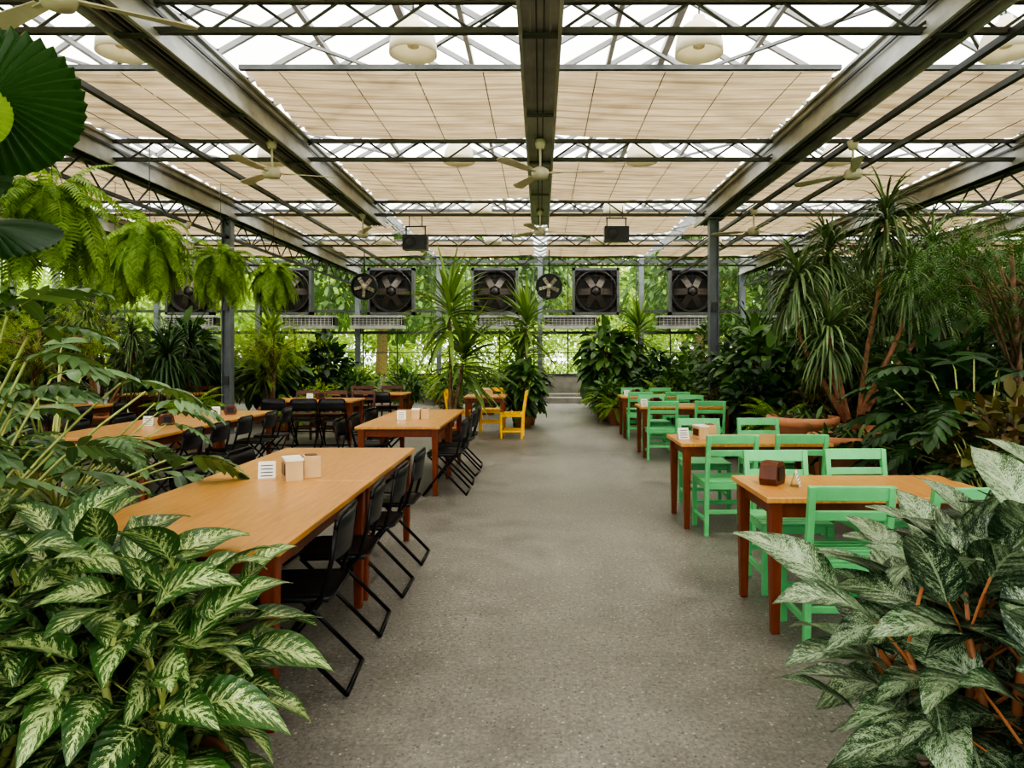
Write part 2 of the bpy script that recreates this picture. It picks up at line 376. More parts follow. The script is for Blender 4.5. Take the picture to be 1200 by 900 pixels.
b.lathe([(.001,-.1),(.12,-.1),(.14,0),(.001,.08)],axis='y',mat=1,seg=16)
for k in range(6):
    a=k*math.pi/3;R=Matrix.Rotation(a,3,'Y')@Matrix.Rotation(.5,3,'Z')
    c=A(Matrix.Rotation(a,3,'Y')@Vector((.36,0,0)));b.box(c,(.46,.02,.2),2,A(R))
b.box((0,.145,0),(1.38,.01,1.38),1)
for k in range(9): b.box((0,.12,-.62+k*.155),(1.36,.01,.15),1,A(Matrix.Rotation(.25,3,'X')))
for k in range(11): b.box((0,-.15,-.62+k*.124),(1.36,.008,.008),1)
for k in range(5): b.box((-.5+k*.25,-.15,0),(.008,.008,1.36),1)
for q in(-.68,.68):
    for r in(-.68,.68): b.box((q*.92,0,r*.92),(.2,.06,.2),1,A(Matrix.Rotation(math.pi/4,3,'Y')))
me=b.mesh('exhaust_fan',[M['dsteel'],M['mould'],plain('fan_blade',sr(78,70,62),.5,.1)])
for x in(-14.5,-11.3,-8.1,-4.8,-1.46,1.79,4.9,8.15,11.4): place(me,'exhaust_fan',(x,YB-.24,3.52))
b=MB();b.box((0,0,0),(1.7,.5,.10),0,);b.box((0,0,.34),(1.7,.5,.06),0);b.box((0,.1,.17),(1.66,.3,.3),1)
for k in range(5): b.box((0,-.2,.08+k*.055),(1.5,.03,.02),0)
for k in range(14): b.box((-.8+k*.123,-.22,.17),(.02,.02,.28),0)
for q in(-.5,.5): b.box((q,-.1,-.1),(.04,.3,.1),1)
me=b.mesh('air_cooler_vent',[M['steel'],M['mould']])
for x in(-14.3,-11.2,-7.4,-5.2,-1.2,.95,4.6,8,11): place(me,'air_cooler_vent',(x,YB-.4,2.36))
b=MB();b.lathe([(.33,-.06),(.36,-.06),(.36,.06),(.33,.06),(.33,-.06)],axis='y',mat=0,seg=28)
for r in(.12,.2,.28): b.lathe([(r,-.07),(r+.008,-.07),(r+.008,-.06),(r,-.06)],axis='y',mat=0,seg=24)
b.lathe([(.001,-.08),(.07,-.08),(.07,.1),(.001,.1)],axis='y',mat=1,seg=14)
b.lathe([(.001,.07),(.33,.06)],axis='y',mat=0,seg=24)
for k in range(5):
    a=k*math.pi*2/5+.4;b.box(A(Matrix.Rotation(a,3,'Y')@Vector((.18,0,0))),(.22,.015,.11),1,A(Matrix.Rotation(a,3,'Y')@Matrix.Rotation(.6,3,'X')))
    b.box(A(Matrix.Rotation(a+.8,3,'Y')@Vector((.17,-.065,0))),(.34,.01,.01),0,A(Matrix.Rotation(a+.8,3,'Y')))
b.tube([[0,0,.34],[0,0,1.0]],.015,0)
me=b.mesh('circulation_fan',[M['black'],M['cream']])
for x in(-10.4,-4.3,.22): place(me,'circulation_fan',(x,16.7,3.15),0,.9)
b=MB();b.box((0,0,0),(.46,.24,.28),0);b.box((0,-.125,0),(.42,.01,.24),1)
b.lathe([(.001,-.132),(.08,-.132),(.1,-.14),(.1,-.13)],c=(-.08,0,0),axis='y',mat=0,seg=18)
for q in(-.18,.18): b.box((q,0,.22),(.02,.02,.2),0)
b.box((0,0,.31),(.4,.03,.02),0)
for q in(-.12,.12): b.tube([[q,0,.31],[q,0,.55]],.008,0,6)
me=b.mesh('hanging_speaker',[M['black'],M['black']])
place(me,'hanging_speaker',(-2.37,13,3.62));place(me,'hanging_speaker',(1.45,13,3.78))
b=MB();b.tube([[0,0,.02],[0,0,.36]],.014,0);b.lathe([(.001,.40),(.07,.40),(.05,.30),(.001,.3)],mat=0,seg=16)
b.lathe([(.001,-.07),(.09,-.06),(.11,-.01),(.10,.04),(.03,.08),(.001,.09)],mat=0,seg=20)
for k in range(3):
    R=Matrix.Rotation(k*2*math.pi/3,3,'Z')
    b.box(A(R@Vector((.16,0,.0))),(.2,.05,.012),0,A(R))
    V=[];Rt=R@Matrix.Rotation(.2,3,'X')
    for z in(-.004,.004):
        for x,y in((.2,-.045),(.2,.045),(.72,.08),(.78,.03),(.78,-.03),(.72,-.065)): V.append(A(Rt@Vector((x,y,z))))
    b.add(V,[[[0,1,2,3,4,5],[11,10,9,8,7,6]],[[i,i+6,(i+1)%6+6,(i+1)%6] for i in range(6)]],0)
me=b.mesh('ceiling_fan',[M['cream']])
for x,y,z,r in((-3.3,8.4,3.73,.3),(0.0,8.3,3.70,-.12),(3.85,8.4,3.72,.15),(-3.3,12.7,3.73,.9),(0.0,12.4,3.73,.2),(3.85,12.3,3.72,.5),(-3.0,4.25,3.72,.55),(3.5,4.2,3.73,1.3),(-5.95,11.5,3.32,.2),(6.7,12,3.32,.2),(6.7,8.3,3.32,.2)):
    place(me,'ceiling_fan',(x,y,z),r)
b=MB();b.lathe([(.02,.40),(.06,.40),(.07,.34),(.12,.325),(.18,.28),(.225,.2),(.245,.1),(.25,0),(.24,0),(.23,.1),(.21,.19),(.17,.26),(.1,.3),(.001,.31)],mat=0,seg=28)
b.tube([[0,0,.38],[0,0,.82]],.01,1);b.lathe([(.001,.06),(.06,.08),(.07,.16),(.03,.28)],mat=0,seg=14)
me=b.mesh('pendant_dome_lamp',[M['lamp'],M['dsteel']])
for y in(6.45,10.1,13.8,17.4):
    for x in(-6.6,-3.95,-1.2,1.5,4.4,7.1): place(me,'pendant_dome_lamp',(x,y,4.33),0,.9)
# ---------------------------------------------------------------- furniture
def table(w,l,h=.74):
    b=MB();b.box((0,0,h-.016),(w,l,.032),0)
    for q in(-1,1):
        b.box((q*(w/2-.07),0,h-.075),(.025,l-.16,.085),1);b.box((0,q*(l/2-.07),h-.075),(w-.16,.025,.085),1)
        for r in(-1,1): b.taper((q*(w/2-.06),r*(l/2-.06),0),(q*(w/2-.06),r*(l/2-.06),h-.032),.045,.07,1)
    return b.mesh('dining_table',[M['top'],M['leg']])
tA=table(1.05,1.44);tB=table(.9,1.12);tR=table(1.3,.68);tC=table(1.05,1.5);tS=table(.75,.75);tW=table(1.4,.8)
def tab(me,x,y): place(me,'dining_table',(x,y,0),0,1,.006)
tab(tA,-1.54,3.38);tab(tA,-1.54,4.83)
tab(tB,-1.5,7.72);tab(tB,-1.5,8.85)
tab(tS,-1.0,12.6)
tab(tC,-4.1,6.95);tab(tC,-4.1,8.46)
tab(tW,-3.75,11.5);tab(tW,-3.3,13.4)
tab(tC,-7.0,8.2);tab(tC,-7.0,9.75);tab(tW,-7.3,13.2)
for y in(3.95,6.15,10.15,12.5): tab(tR,(1.85 if y<8 else 2.1),y)
tab(tW,6.6,10.2);tab(tW,8.6,9.0);tab(tW,6.9,12.4)
def fchair():
    b=MB();r=.011
    for q in(-1,1):
        x=.2*q
        b.tube([[x,-.20,.74],[x,-.18,.60],[x,-.14,.45],[x,.0,.29],[x,.21,.012]],r,1)
        x=.172*q
        b.tube([[x,.17,.43],[x,.0,.26],[x,-.24,.012]],r,1)
        b.tube([[x,.15,.425],[x,-.16,.425]],.008,1)
    b.tube([[-.2,-.20,.73],[-.19,-.205,.775],[-.15,-.208,.79],[.15,-.208,.79],[.19,-.205,.775],[.2,-.20,.73]],r,1)
    b.tube([[-.2,.21,.012],[.2,.21,.012]],r,1);b.tube([[-.172,-.24,.012],[.172,-.24,.012]],r,1)
    b.tube([[-.172,.0,.26],[.172,.0,.26]],.008,1)
    n=9;V=[];
    def prof(u,v):
        x=.19*u*(1-.06*(v<-.8));y=.185*v
        return [x,y,.452-.012*(1-u*u)*(1-v*v)]
    for z in(0,-.018):
        for i in range(n):
            for j in range(n):
                u=-1+2*i/(n-1);v=-1+2*j/(n-1)
                f=.93 if abs(u)>.9 and abs(v)>.9 else 1
                p=prof(u*f,v*f);p[2]+=z;V.append(p)
    F=[]
    for i in range(n-1):
        for j in range(n-1):
            a=i*n+j;F.append([a,a+n,a+n+1,a+1]);F.append([a+n*n,a+1+n*n,a+n+1+n*n,a+n+n*n])
    E=[i*n for i in range(n)]+[(n-1)*n+j for j in range(1,n)]+[i*n+n-1 for i in range(n-2,-1,-1)]+[j for j in range(n-2,0,-1)]
    for k in range(len(E)): a,c=E[k],E[(k+1)%len(E)];F.append([a,c,c+n*n,a+n*n])
    b.add(V,[F],0,smooth=True)
    V=[];F=[];m=9;K=4*m
    for off in(0,.012):
        for z,dy in((.60,-.183),(.655,-.19),(.72,-.198),(.785,-.206)):
            for i in range(m):
                u=-1+2*i/(m-1);V.append([.195*u,dy-.03*(1-u*u)+off,z])
    for k in range(3):
        for i in range(m-1):
            a=k*m+i;F.append([a,a+1,a+m+1,a+m]);F.append([a+K,a+m+K,a+m+1+K,a+1+K])
    for i in range(m-1):
        F.append([i,i+K,i+1+K,i+1]);a=3*m+i;F.append([a,a+1,a+1+K,a+K])
    b.add(V,[F],0,smooth=True)
    return b.mesh('folding_chair',[M['black'],M['blackm']])
fc=fchair()
def fch(x,y,face):
    rz={'L':math.pi/2,'R':-math.pi/2,'N':0,'S':math.pi}[face]+RNG.normal()*.06
    place(fc,'folding_chair',(x,y,0),rz)
for y in(3.14,3.76,4.36,5.0): fch(-1.1+RNG.normal()*.012,y,'L')
for y in(4.3,5.05): fch(-2.02,y,'R')
for y in(7.4,7.95,8.55,9.1): fch(-1.02,y,'L')
for y in(7.5,8.1,8.8): fch(-2.0,y,'R')
for y in(6.5,7.1,7.75,8.4,9.0): fch(-3.5+RNG.normal()*.02,y,'L');
for y in(6.6,7.3,8.1,8.8): fch(-4.74,y,'R')
for y in(7.7,8.4,9.2,10): fch(-6.36,y,'L');fch(-7.64,y,'R')
for x in(-4.2,-3.75,-3.3): fch(x,10.98,'N')
for x in(-3.5,-3.0): fch(x,12.85,'N')
def wchair(mat,name):
    b=MB();w=.43;d=.40;t=.036
    for q in(-1,1):
        x=q*(w/2-t/2)
        b.beam((x,-d/2+.02,0),(x,-d/2+.0,.45),t,t,0);b.beam((x,-d/2,.44),(x,-d/2-.06,.84),t,t,0)
        b.beam((x,d/2-.02,0),(x,d/2-.02,.43),t,t,0)
        b.beam((x,-d/2+.02,.41),(x,d/2,.41),.024,.05,0);b.beam((x,-d/2+.02,.13),(x,d/2-.02,.13),.022,.035,0)
    b.box((0,-d/2+.01,.41),(w-.04,.024,.05),0);b.box((0,d/2-.02,.41),(w-.04,.024,.05),0)
    b.box((0,-d/2+.01,.2),(w-.04,.022,.035),0);b.box((0,d/2-.02,.2),(w-.04,.022,.035),0)
    for k in range(7): b.box((0,-d/2+.035+k*.058,.445),(w+.01,.045,.016),0)
    for z,h,yy in((.805,.075,-.055),(.69,.05,-.038)): b.box((0,-d/2+yy,z),(w-.03,.02,h),0,A(Matrix.Rotation(.15,3,'X')))
    return b.mesh(name,[mat])
gc=wchair(M['green'],'wooden_chair');yc_=wchair(M['yellow'],'wooden_chair');bc=wchair(M['brown'],'wooden_chair')
def wch(me,x,y,rz): place(me,'wooden_chair',(x,y,0),rz+RNG.normal()*.03,1,.004)
PI=math.pi
wch(gc,1.56,3.66,0);wch(gc,2.14,3.62,0);wch(gc,1.60,4.42,PI);wch(gc,2.2,4.5,PI)
wch(gc,1.56,5.82,0);wch(gc,2.15,5.85,0);wch(gc,1.62,6.75,PI);wch(gc,2.25,6.8,PI)
wch(gc,1.72,9.8,0);wch(gc,2.4,9.85,0);wch(gc,1.8,10.8,PI);wch(gc,2.4,10.75,PI)
wch(gc,1.75,12.15,0);wch(gc,2.4,12.15,0);wch(gc,1.8,13.15,PI);wch(gc,2.35,13.15,PI)
wch(yc_,-.5,12.3,PI/2);wch(yc_,-1.5,12.7,-PI/2);wch(yc_,-.95,13.15,PI)
for x in(-4.2,-3.7,-3.2): wch(bc,x,12.1,PI)
for x in(-3.7,-3.1): wch(bc,x,14.0,PI)
for x in(-7.7,-7.2,-6.8): wch(bc,x,13.8,PI)
b=MB()
b.add([[x,y,z] for y in(-.045,.045) for x,z in((-.06,0),(.06,0),(.075,.035),(.06,.10),(.035,.12),(-.035,.12),(-.06,.10),(-.075,.035))],
 [[[7,6,5,4,3,2,1,0],[8,9,10,11,12,13,14,15]],[[i,(i+1)%8,(i+1)%8+8,i+8] for i in range(8)]],0)
b.box((0,-.047,.06),(.08,.008,.07),1)
nd=b.mesh('napkin_dispenser',[M['brown'],M['black']])
b=MB();b.box((-.005,0,.055),(.09,.15,.11),0);b.box((-.052,0,.06),(.006,.10,.06),1);b.box((.10,.04,.06),(.09,.10,.12),0);b.box((-.005,0,.115),(.096,.156,.012),2);b.box((.10,.04,.122),(.06,.06,.006),1)
nb=b.mesh('napkin_box',[M['kraft'],M['brown'],M['white']])
b=MB()
b.add([[-.05,-.03,0],[.05,-.03,0],[.05,0,.1],[-.05,0,.1],[.05,.03,0],[-.05,.03,0]],[[[0,1,2,3],[3,2,4,5]]],0)
for k in range(4): b.box((0,-.027+.006*k,.015+k*.02),(.07,.001,.006),1,A(Matrix.Rotation(-.29,3,'X')))
cd=b.mesh('table_sign',[M['white'],M['dsteel']])
T=.741
place(nb,'napkin_box',(-1.5,4.15,T),.5,1.1);place(cd,'table_sign',(-1.68,4.2,T),.3)
place(nd,'napkin_dispenser',(1.36,4.0,T),.9,1.1);place(cd,'table_sign',(1.47,3.93,T),1.1,.9)
for x,y in((1.45,6.15),(1.7,10.1),(1.75,12.5),(-1.45,8.0),(-4.0,7.3),(-3.9,8.6),(-7,8.4),(-3.7,11.5),(-1,12.6),(6.5,10.1),(8.4,9.0)):
    place(nb if x in(1.45,-1.45,-1) else nd,'napkin_box' if x in(1.45,-1.45,-1) else 'napkin_dispenser',(x,y,T),RNG.random()*.8,1.0);place(cd,'table_sign',(x-.17,y-.03,T),.2)
b=MB();b.box((0,0,.08),(1.6,1.0,.16),0);b.box((0,.25,.2),(1.6,.5,.1),0);place(b.mesh('entrance_step',[M['conc']]),'entrance_step',(1.0,21.4,0),0,1,.01)
# ---------------------------------------------------------------- plants
def pot(b,r,h,m=0,ms=1,x=0,y=0):
    b.lathe([(.001,0),(r*.72,0),(r*.95,h*.86),(r*1.04,h*.87),(r*1.06,h),(r*.94,h),(r*.92,h*.9),(.001,h*.9)],(x,y,0),m,28)
def sph(n,e0,e1):
    az=RNG.random(n)*2*np.pi;el=e0+(e1-e0)*RNG.random(n)
    return np.stack([np.cos(az)*np.cos(el),np.sin(az)*np.cos(el),np.sin(el)],1)
def variegated(matk,ncane,nleaf,R,H,Lf,Wf,droop=1.1,pr=.2,ph=.24,smat='stem',elev=.45,lo=.6,rr0=.62):
    b=MB();pot(b,pr,ph,0,1)
    for c in range(ncane):
        az=c*2.4+RNG.random();rr=R*math.sqrt((c+.5)/ncane);h=ph+(H-ph)*(.40+.60*(1-rr/R*.75))*(rr0+(1-rr0)*RNG.random())
        top=A([rr*math.cos(az),rr*math.sin(az),h]);bs=A([rr*.35*math.cos(az),rr*.35*math.sin(az),ph*.85])
        mid=(bs+top)/2+A([.03*RNG.normal(),.03*RNG.normal(),-.02])
        b.tube([bs,mid,top],[.016,.014,.010],3,8)
        k=np.arange(nleaf)/nleaf
        t=1-k**1.1*lo
        az2=np.arange(nleaf)*2.4+RNG.random()*6
        P=bs+(top-bs)*t[:,None]
        el=1.25-.9*k+RNG.normal(size=nleaf)*.1
        D=np.stack([np.cos(az2)*np.cos(el),np.sin(az2)*np.cos(el),np.sin(el)],1)
        PL=Lf*(.35+.35*RNG.random(nleaf))
        b.leaves(P,D,PL,.011,.3,3,'flat',.5,3)
        d=nrm(D);p=P.copy()
        for i in range(3):
            d=nrm(d+A([0,0,-1])*.3/3);p=p+d*(PL/3)[:,None]
        el2=elev+.55*(1-k)-.6*k+RNG.normal(size=nleaf)*.15;D2=np.stack([np.cos(az2)*np.cos(el2),np.sin(az2)*np.cos(el2),np.sin(el2)],1)
        LL=Lf*(.72+.4*RNG.random(nleaf))
        b.leaves(p,D2,LL,LL*Wf,droop*(.7+.6*RNG.random(nleaf)),10,'lance',.24,2,roll=.4,wave=.012)
    return b.mesh('variegated_plant',[M['terra'],M['soil'],M[matk],M[smat]])
me=variegated('dieff',13,14,.34,.93,.28,.47,1.25,lo=.85);me2=variegated('dieff',11,14,.25,.88,.28,.47,1.25,lo=.85)
place(me,'potted_dieffenbachia',(-1.62,1.92,0),.4);place(me2,'potted_dieffenbachia',(-1.17,2.06,0),2.1,1.0);place(me2,'potted_dieffenbachia',(-2.05,2.35,0),4,1.0);place(me2,'potted_dieffenbachia',(-1.52,2.3,0),5,1.03)
me=variegated('aglao',14,12,.30,1.10,.32,.46,.8,smat='rstem',elev=.4,lo=.85,rr0=.6)
place(me,'potted_aglaonema',(1.27,1.9,0),2.4,1.0);place(me,'potted_aglaonema',(1.75,2.35,0),3.0,.98)
def philo(n,H,L,mat='lf_phil',potr=.25,poth=.35,ang=.35,np_=7,droop=1.0):
    b=MB();pot(b,potr,poth)
    D=sph(n,.15,1.35);base=np.tile(A([0,0,poth]),(n,1))+RNG.normal(size=(n,3))*.05*A([1,1,0])
    PL=(H-poth)*(.45+.55*RNG.random(n))
    d=nrm(D+A([0,0,.5]));p=base.copy();pts=[p.copy()]
    for i in range(5): d=nrm(d+A([0,0,-1])*.10);p=p+d*(PL/5)[:,None];pts.append(p.copy())
    for k in range(n): b.tube([q[k] for q in pts],[.011,.010,.009,.008,.007,.006],3,5)
    h=nrm(d*A([1,1,.1])+A([0,0,.2]))
    b.fronds(p,h,L*(.75+.45*RNG.random(n)),np_,.52,.17,droop,2,ang,.45,'lobe',.03,'lobe',5,3,3)
    return b.mesh('philodendron',[M['terra'],M['soil'],M[mat],M['stem']])
ph=philo(58,1.75,.38);ph2=philo(46,1.3,.36)
place(ph,'split_leaf_philodendron',(-2.8,3.1,0),.3,1.0);place(ph,'split_leaf_philodendron',(-3.3,4.6,0),2.3,.9);place(ph2,'split_leaf_philodendron',(-2.5,2.45,0),1.3,.98)
phd=philo(44,1.35,.42,'lf_dark');
for x,y,s,r in((3.6,5.6,1.1,0),(3.0,4.5,.72,1),(4.6,5.2,1.1,2),(-8.5,6.5,1.2,1),(5.6,7.2,1.2,2)): place(phd,'split_leaf_philodendron',(x,y,0),r,s)
def fanleaf(b,c,nrmv,upv,R,m,n=34,span=5.6):
    c=A(c);nv=nrm(A(nrmv));u=nrm(A(upv)-nv*np.dot(A(upv),nv));w=np.cross(nv,u)
    V=[c];UV=[(0.3,0)];
    rings=6
    for k in range(1,rings+1):
        for i in range(2*n+1):
            a=-span/2+span*i/(2*n);pl=(.045 if i%2 else -.045)*R*(k/rings)
            r=R*k/rings*(1-.10*abs(a/(span/2))**2)
            if k==rings and i%2==0: r*=.94
            V.append(c+r*(math.cos(a)*u+math.sin(a)*w)+nv*(pl-.22*R*(k/rings)**2));UV.append((.1 if i%2 else .5,k/rings))
    m1=2*n+1;F3=[[0,1+i,2+i] for i in range(2*n)];F=[[1+(k-1)*m1+i,1+k*m1+i,1+k*m1+i+1,1+(k-1)*m1+i+1] for k in range(1,rings) for i in range(2*n)]
    b.add(V,[F3,F],m,UV,smooth=False)
b=MB();pot(b,.22,.4)
for c,nv,u,R,m in(((-1.78,2.2,2.33),(.35,-1,.05),(.5,.1,.8),.27,2),((-1.86,2.3,1.93),(.1,-.45,.85),(1,-.1,-.05),.21,2),((-1.74,2.05,2.22),(.2,-1,.3),(.6,-.2,.4),.13,4),((-2.3,2.0,2.5),(.1,-.6,.6),(-.6,0,.8),.4,2),((-2.5,2.6,2.2),(.1,-.6,.8),(-.8,0,.3),.42,2)):
    fanleaf(b,c,nv,u,R,m);c=A(c);s0=A([-2.2,2.0,.38]);b.tube([s0,s0*.5+c*.5+A([-.1,0,.25]),c],[.012,.01,.007],3,6)
place(b.mesh('fan_palm',[M['terra'],M['soil'],M['lf_palm'],M['stem'],M['lf_bright']]),'potted_fan_palm',(0,0,0))
def fern(n,L,mat='lf_fern',e0=-.9,e1=1.4,rod=1.3):
    b=MB()
    b.lathe([(.001,-.2),(.12,-.18),(.18,-.02),(.19,0),(.16,0),(.001,-.02)],mat=0,seg=18)
    for k in range(3): a=k*2.09;b.tube([[.18*math.cos(a),.18*math.sin(a),0],[0,0,.5]],.004,1,4)
    b.tube([[0,0,.5],[0,0,rod]],.005,1,4)
    D=sph(n,e0,e1)
    b.fronds(D*A([.14,.14,.08]),D,L*(.5+.7*RNG.random(n)),20,.18,.048,1.8+RNG.random(n)*4.0,2,.15,.6,'fern',.04,'lance',2,2,2)
    return b.mesh('fern',[M['dsteel'],M['dsteel'],M[mat]])
hf=fern(170,.62)
for x,y,z,s,r in((-4.3,6.0,2.78,1.0,0),(-4.35,7.6,2.74,.9,2),(-4.4,9.4,2.74,.85,3),(-4.45,4.7,2.9,.9,1),(-6.1,9.8,2.8,.9,1),(-4.45,11.4,2.8,.8,2)): place(hf,'hanging_fern',(x,y,z),r,s)
def dracaena(trunks,n,L,W,droop,mat,bark='bark',potr=.25,poth=.35,e0=-.35,ax_l=.22,prof='strap'):
    b=MB();pot(b,potr,poth)
    for tr in trunks:
        pts=A(tr);t=np.linspace(0,1,9)
        P=np.stack([np.interp(t,np.linspace(0,1,len(pts)),pts[:,k]) for k in range(3)],1)
        P[1:-1]=(P[:-2]+2*P[1:-1]+P[2:])/4
        b.tube(P,np.linspace(.035,.02,9)*(1 if len(trunks)>1 else 1.2),3,8)
        top=P[-1];D=sph(n,e0,1.45);ax=nrm(P[-1]-P[-2])
        h=np.clip(D[:,2:3],-.5,1)
        b.leaves(top+ax*(h-.3)*ax_l,D,L*(.7+.45*RNG.random(n)),W,droop*(.6+.7*RNG.random(n)),7,prof,.35,2,roll=.15)
    return b.mesh('dracaena',[M['terra'],M['soil'],M[mat],M[bark]])
rd=dracaena([[(0,0,.5),(-.35,-.05,1.1),(-.75,-.1,1.75),(-.72,-.1,2.35)],[(.05,0,.5),(.2,.1,1.5),(.42,.1,2.5),(.45,.1,3.1)],[(0,.05,.5),(.25,-.1,1.2),(.55,-.2,1.9),(.6,-.2,2.35)],[(0,.0,.5),(-.1,.3,1.4),(-.15,.5,2.3),(-.1,.5,2.75)],[(0,.0,.5),(.5,.2,1.2),(1.0,.3,1.7),(1.15,.3,2.2)],[(0,0,.5),(-.25,-.2,.9),(-.4,-.3,1.3),(-.42,-.3,1.7)]],190,.68,.030,2.2,'lf_drac','rbark',.42,.6,-.6)
place(rd,'potted_dragon_tree',(3.85,8.4,0),0);place(rd,'potted_dragon_tree',(5.9,9.4,0),2.2,.95);place(rd,'potted_dragon_tree',(6.6,13.8,0),1,1.05);place(rd,'potted_dragon_tree',(-7.6,11.8,0),3,.75);place(rd,'potted_dragon_tree',(5.0,12.0,0),4.2,.9);place(rd,'potted_dragon_tree',(-10.5,10.5,0),5,.9)
cp=dracaena([[(0,0,.3),(.02,0,1.1),(0,0,2.0)],[(.02,.03,.3),(.14,.05,.9),(.2,.05,1.3)]],70,.95,.075,.85,'lf_corn','bark',.24,.35,-.45,.3,'lance')
place(cp,'potted_corn_plant',(-1.45,10.9,0),0,1.04);place(cp,'potted_corn_plant',(-.3,14.6,0),2,1.02);place(cp,'potted_corn_plant',(-5.9,15.0,0),3,.9);place(cp,'potted_corn_plant',(2.6,18,0),3,1)
yd=dracaena([[(0,0,.3),(0,.02,.9),(0,0,1.3)]],150,.95,.035,2.2,'lf_dark','bark',.3,.4,-.2)
for x,y,r,s in((-6.6,12.1,0,1.0),(-7.4,14.4,1,1.1),(-9,12,2,1.2),(4.6,14.6,1,1.15),(-8.8,9.2,0,1.1)): place(yd,'potted_yucca',(x,y,0),r,s)
def bush(n,rx,rz,zc,L,W,mat,prof='oval',segs=4,droop=1.0,potm='terra',potr=.28,poth=.35,stem=True,shell=.5,cols=3):
    b=MB()
    if potr>0: pot(b,potr,poth)
    D=nrm(RNG.normal(size=(n,3)));rad=(shell+(1-shell)*RNG.random(n))[:,None]
    bump=1+.22*np.sin(D[:,0:1]*5+1)*np.cos(D[:,1:2]*6)+.12*np.sin(D[:,2:3]*9)
    P=D*rad*A([rx,rx,rz])*bump+A([0,0,zc]);k=P[:,2]>.05;P=P[k];D=D[k]
    if stem:
        for i in range(0,len(P),max(1,len(P)//26)):
            q=P[i];b.tube([(0,0,max(poth*.85,.02)),(q[0]*.35,q[1]*.35,q[2]*.55),q],[.02,.014,.006],3,5)
    dd=nrm(D+RNG.normal(size=D.shape)*.45+A([0,0,.35]))
    m=len(P);LL=L*(.7+.6*RNG.random(m))
    b.leaves(P,dd,LL,LL*W,droop,segs,prof,.2,2,roll=.5,cols=cols)
    return b.mesh('bush',[M[potm],M['soil'],M[mat],M['bark']])
B1=bush(620,.62,.72,.95,.24,.5,'lf_dark');B2=bush(520,.6,.6,.8,.22,.45,'lf_mid');B3=bush(360,.55,.75,1.1,.36,.45,'lf_mid','oval',5,1.5)
B4=bush(900,.7,.55,.7,.12,.5,'lf_bright',segs=3);B5=bush(700,.55,.5,.75,.14,.5,'lf_red',segs=3);B6=bush(1000,.75,.9,1.1,.13,.45,'lf_mid',segs=3)
NM={id(B1):'potted_rubber_plant',id(B2):'potted_shrub',id(B3):'potted_peace_lily',id(B4):'potted_croton',id(B5):'potted_coleus',id(B6):'potted_ficus'}
def pl(me,x,y,s=1,r=None,z=0): place(me,NM[id(me)],(x,y,z),RNG.random()*6 if r is None else r,s)
for x,y,s in((-.35,14.0,.72),(1.75,17.2,1.15),(3.6,10.9,1.0),(4.4,10.5,1.1),(-6.2,15.8,1),(4.9,8.9,.9),(7.2,7.8,1.2),(8.3,13.5,1.3),(-8.2,15.8,1.2),(-10.3,13.5,1.3)): pl(B3,x,y,s)
for x,y,s in((2.75,15.5,.85),(3.5,12.0,.95),(4.1,6.9,.95),(3.15,10.0,.75),(6.2,8.0,1.1),(-5.6,17.6,1.1),(-9.5,8,1.3),(7,16.5,1.5),(9,11,1.6),(-6.6,6.2,.9),(4.8,3.9,1.0),(2.5,20,1.0),(-11.5,16,1.5)): pl(B1,x,y,s)
for x,y,s in((-4.6,16.8,.8),(-3.6,18.3,.75),(-2.4,18.6,.7),(1.55,15.2,.7),(3.0,14.5,.9),(-6.8,17.8,1.0),(-8.3,17.5,1.2),(5.6,16,1.3),(-1.3,17.0,.7),(-9.6,16.5,1.3),(-13,14,1.5),(3.9,18,1.1)): pl(B2,x,y,s)
for x,y,s in((-4.7,14.5,.7),(-5.3,19.5,.9),(-3.0,20.3,.7),(2.9,19.5,.8),(-.6,20.0,.7),(-7.2,20,1),(3.3,16.5,.9),(-10,20,1.1),(4.7,20.2,1.0)): pl(B4,x,y,s)
for x,y,s in((3.3,4.8,.95),(3.9,9.6,.85),(3.9,4.4,.9),(3.0,11.3,.7),(-2.1,16,.5)): pl(B5,x,y,s)
for x,y,s in((-9.8,11.2,1.5),(7.8,10.6,1.5),(-11.5,9,1.6),(9.5,8,1.7),(5.6,17.8,1.3),(-12,12,1.6),(10.5,14,1.8),(4.4,16.6,1.2)): pl(B6,x,y,s)
gp=MB();pot(gp,.27,.6);D=sph(60,.1,1.3);gp.fronds(D*A([.12,.12,0])+A([0,0,.55]),D,.7*(.7+.5*RNG.random(60)),22,.17,.045,1.8,2,.15,.6,'fern',.06,'lance',2,2,2)
gpm=gp.mesh('fern',[M['terra'],M['soil'],M['lf_fern']])
for x,y,s in((1.5,16.0,.8),(2.55,14.2,.95),(3.3,13.9,.9),(1.7,19,.9),(-4.9,13.0,.7),(3.3,9.3,.85),(-5.6,10.8,.9),(1.6,14.6,.6)): place(gpm,'potted_fern',(x,y,0),RNG.random()*6,s)
b=MB();pot(b,.38,.62);b.lathe([(.001,.64),(.2,.62),(.34,.56)],mat=1,seg=20)
n=120;a=RNG.random(n)*6.28;r=.3*np.sqrt(RNG.random(n));b.leaves(np.stack([r*np.cos(a),r*np.sin(a),np.full(n,.58)],1),sph(n,.2,1.3),.12+.1*RNG.random(n),.045,1.0,3,'oval',.2,2,cols=2)
emp=b.mesh('terracotta_planter',[M['terra'],M['soil'],M['lf_mid']])
for x,y,s in((3.15,8.2,1.22),(3.2,7.2,1.05),(1.95,14.6,.9)): place(emp,'terracotta_planter',(x,y,0),0,(s*.85,s*.85,s))
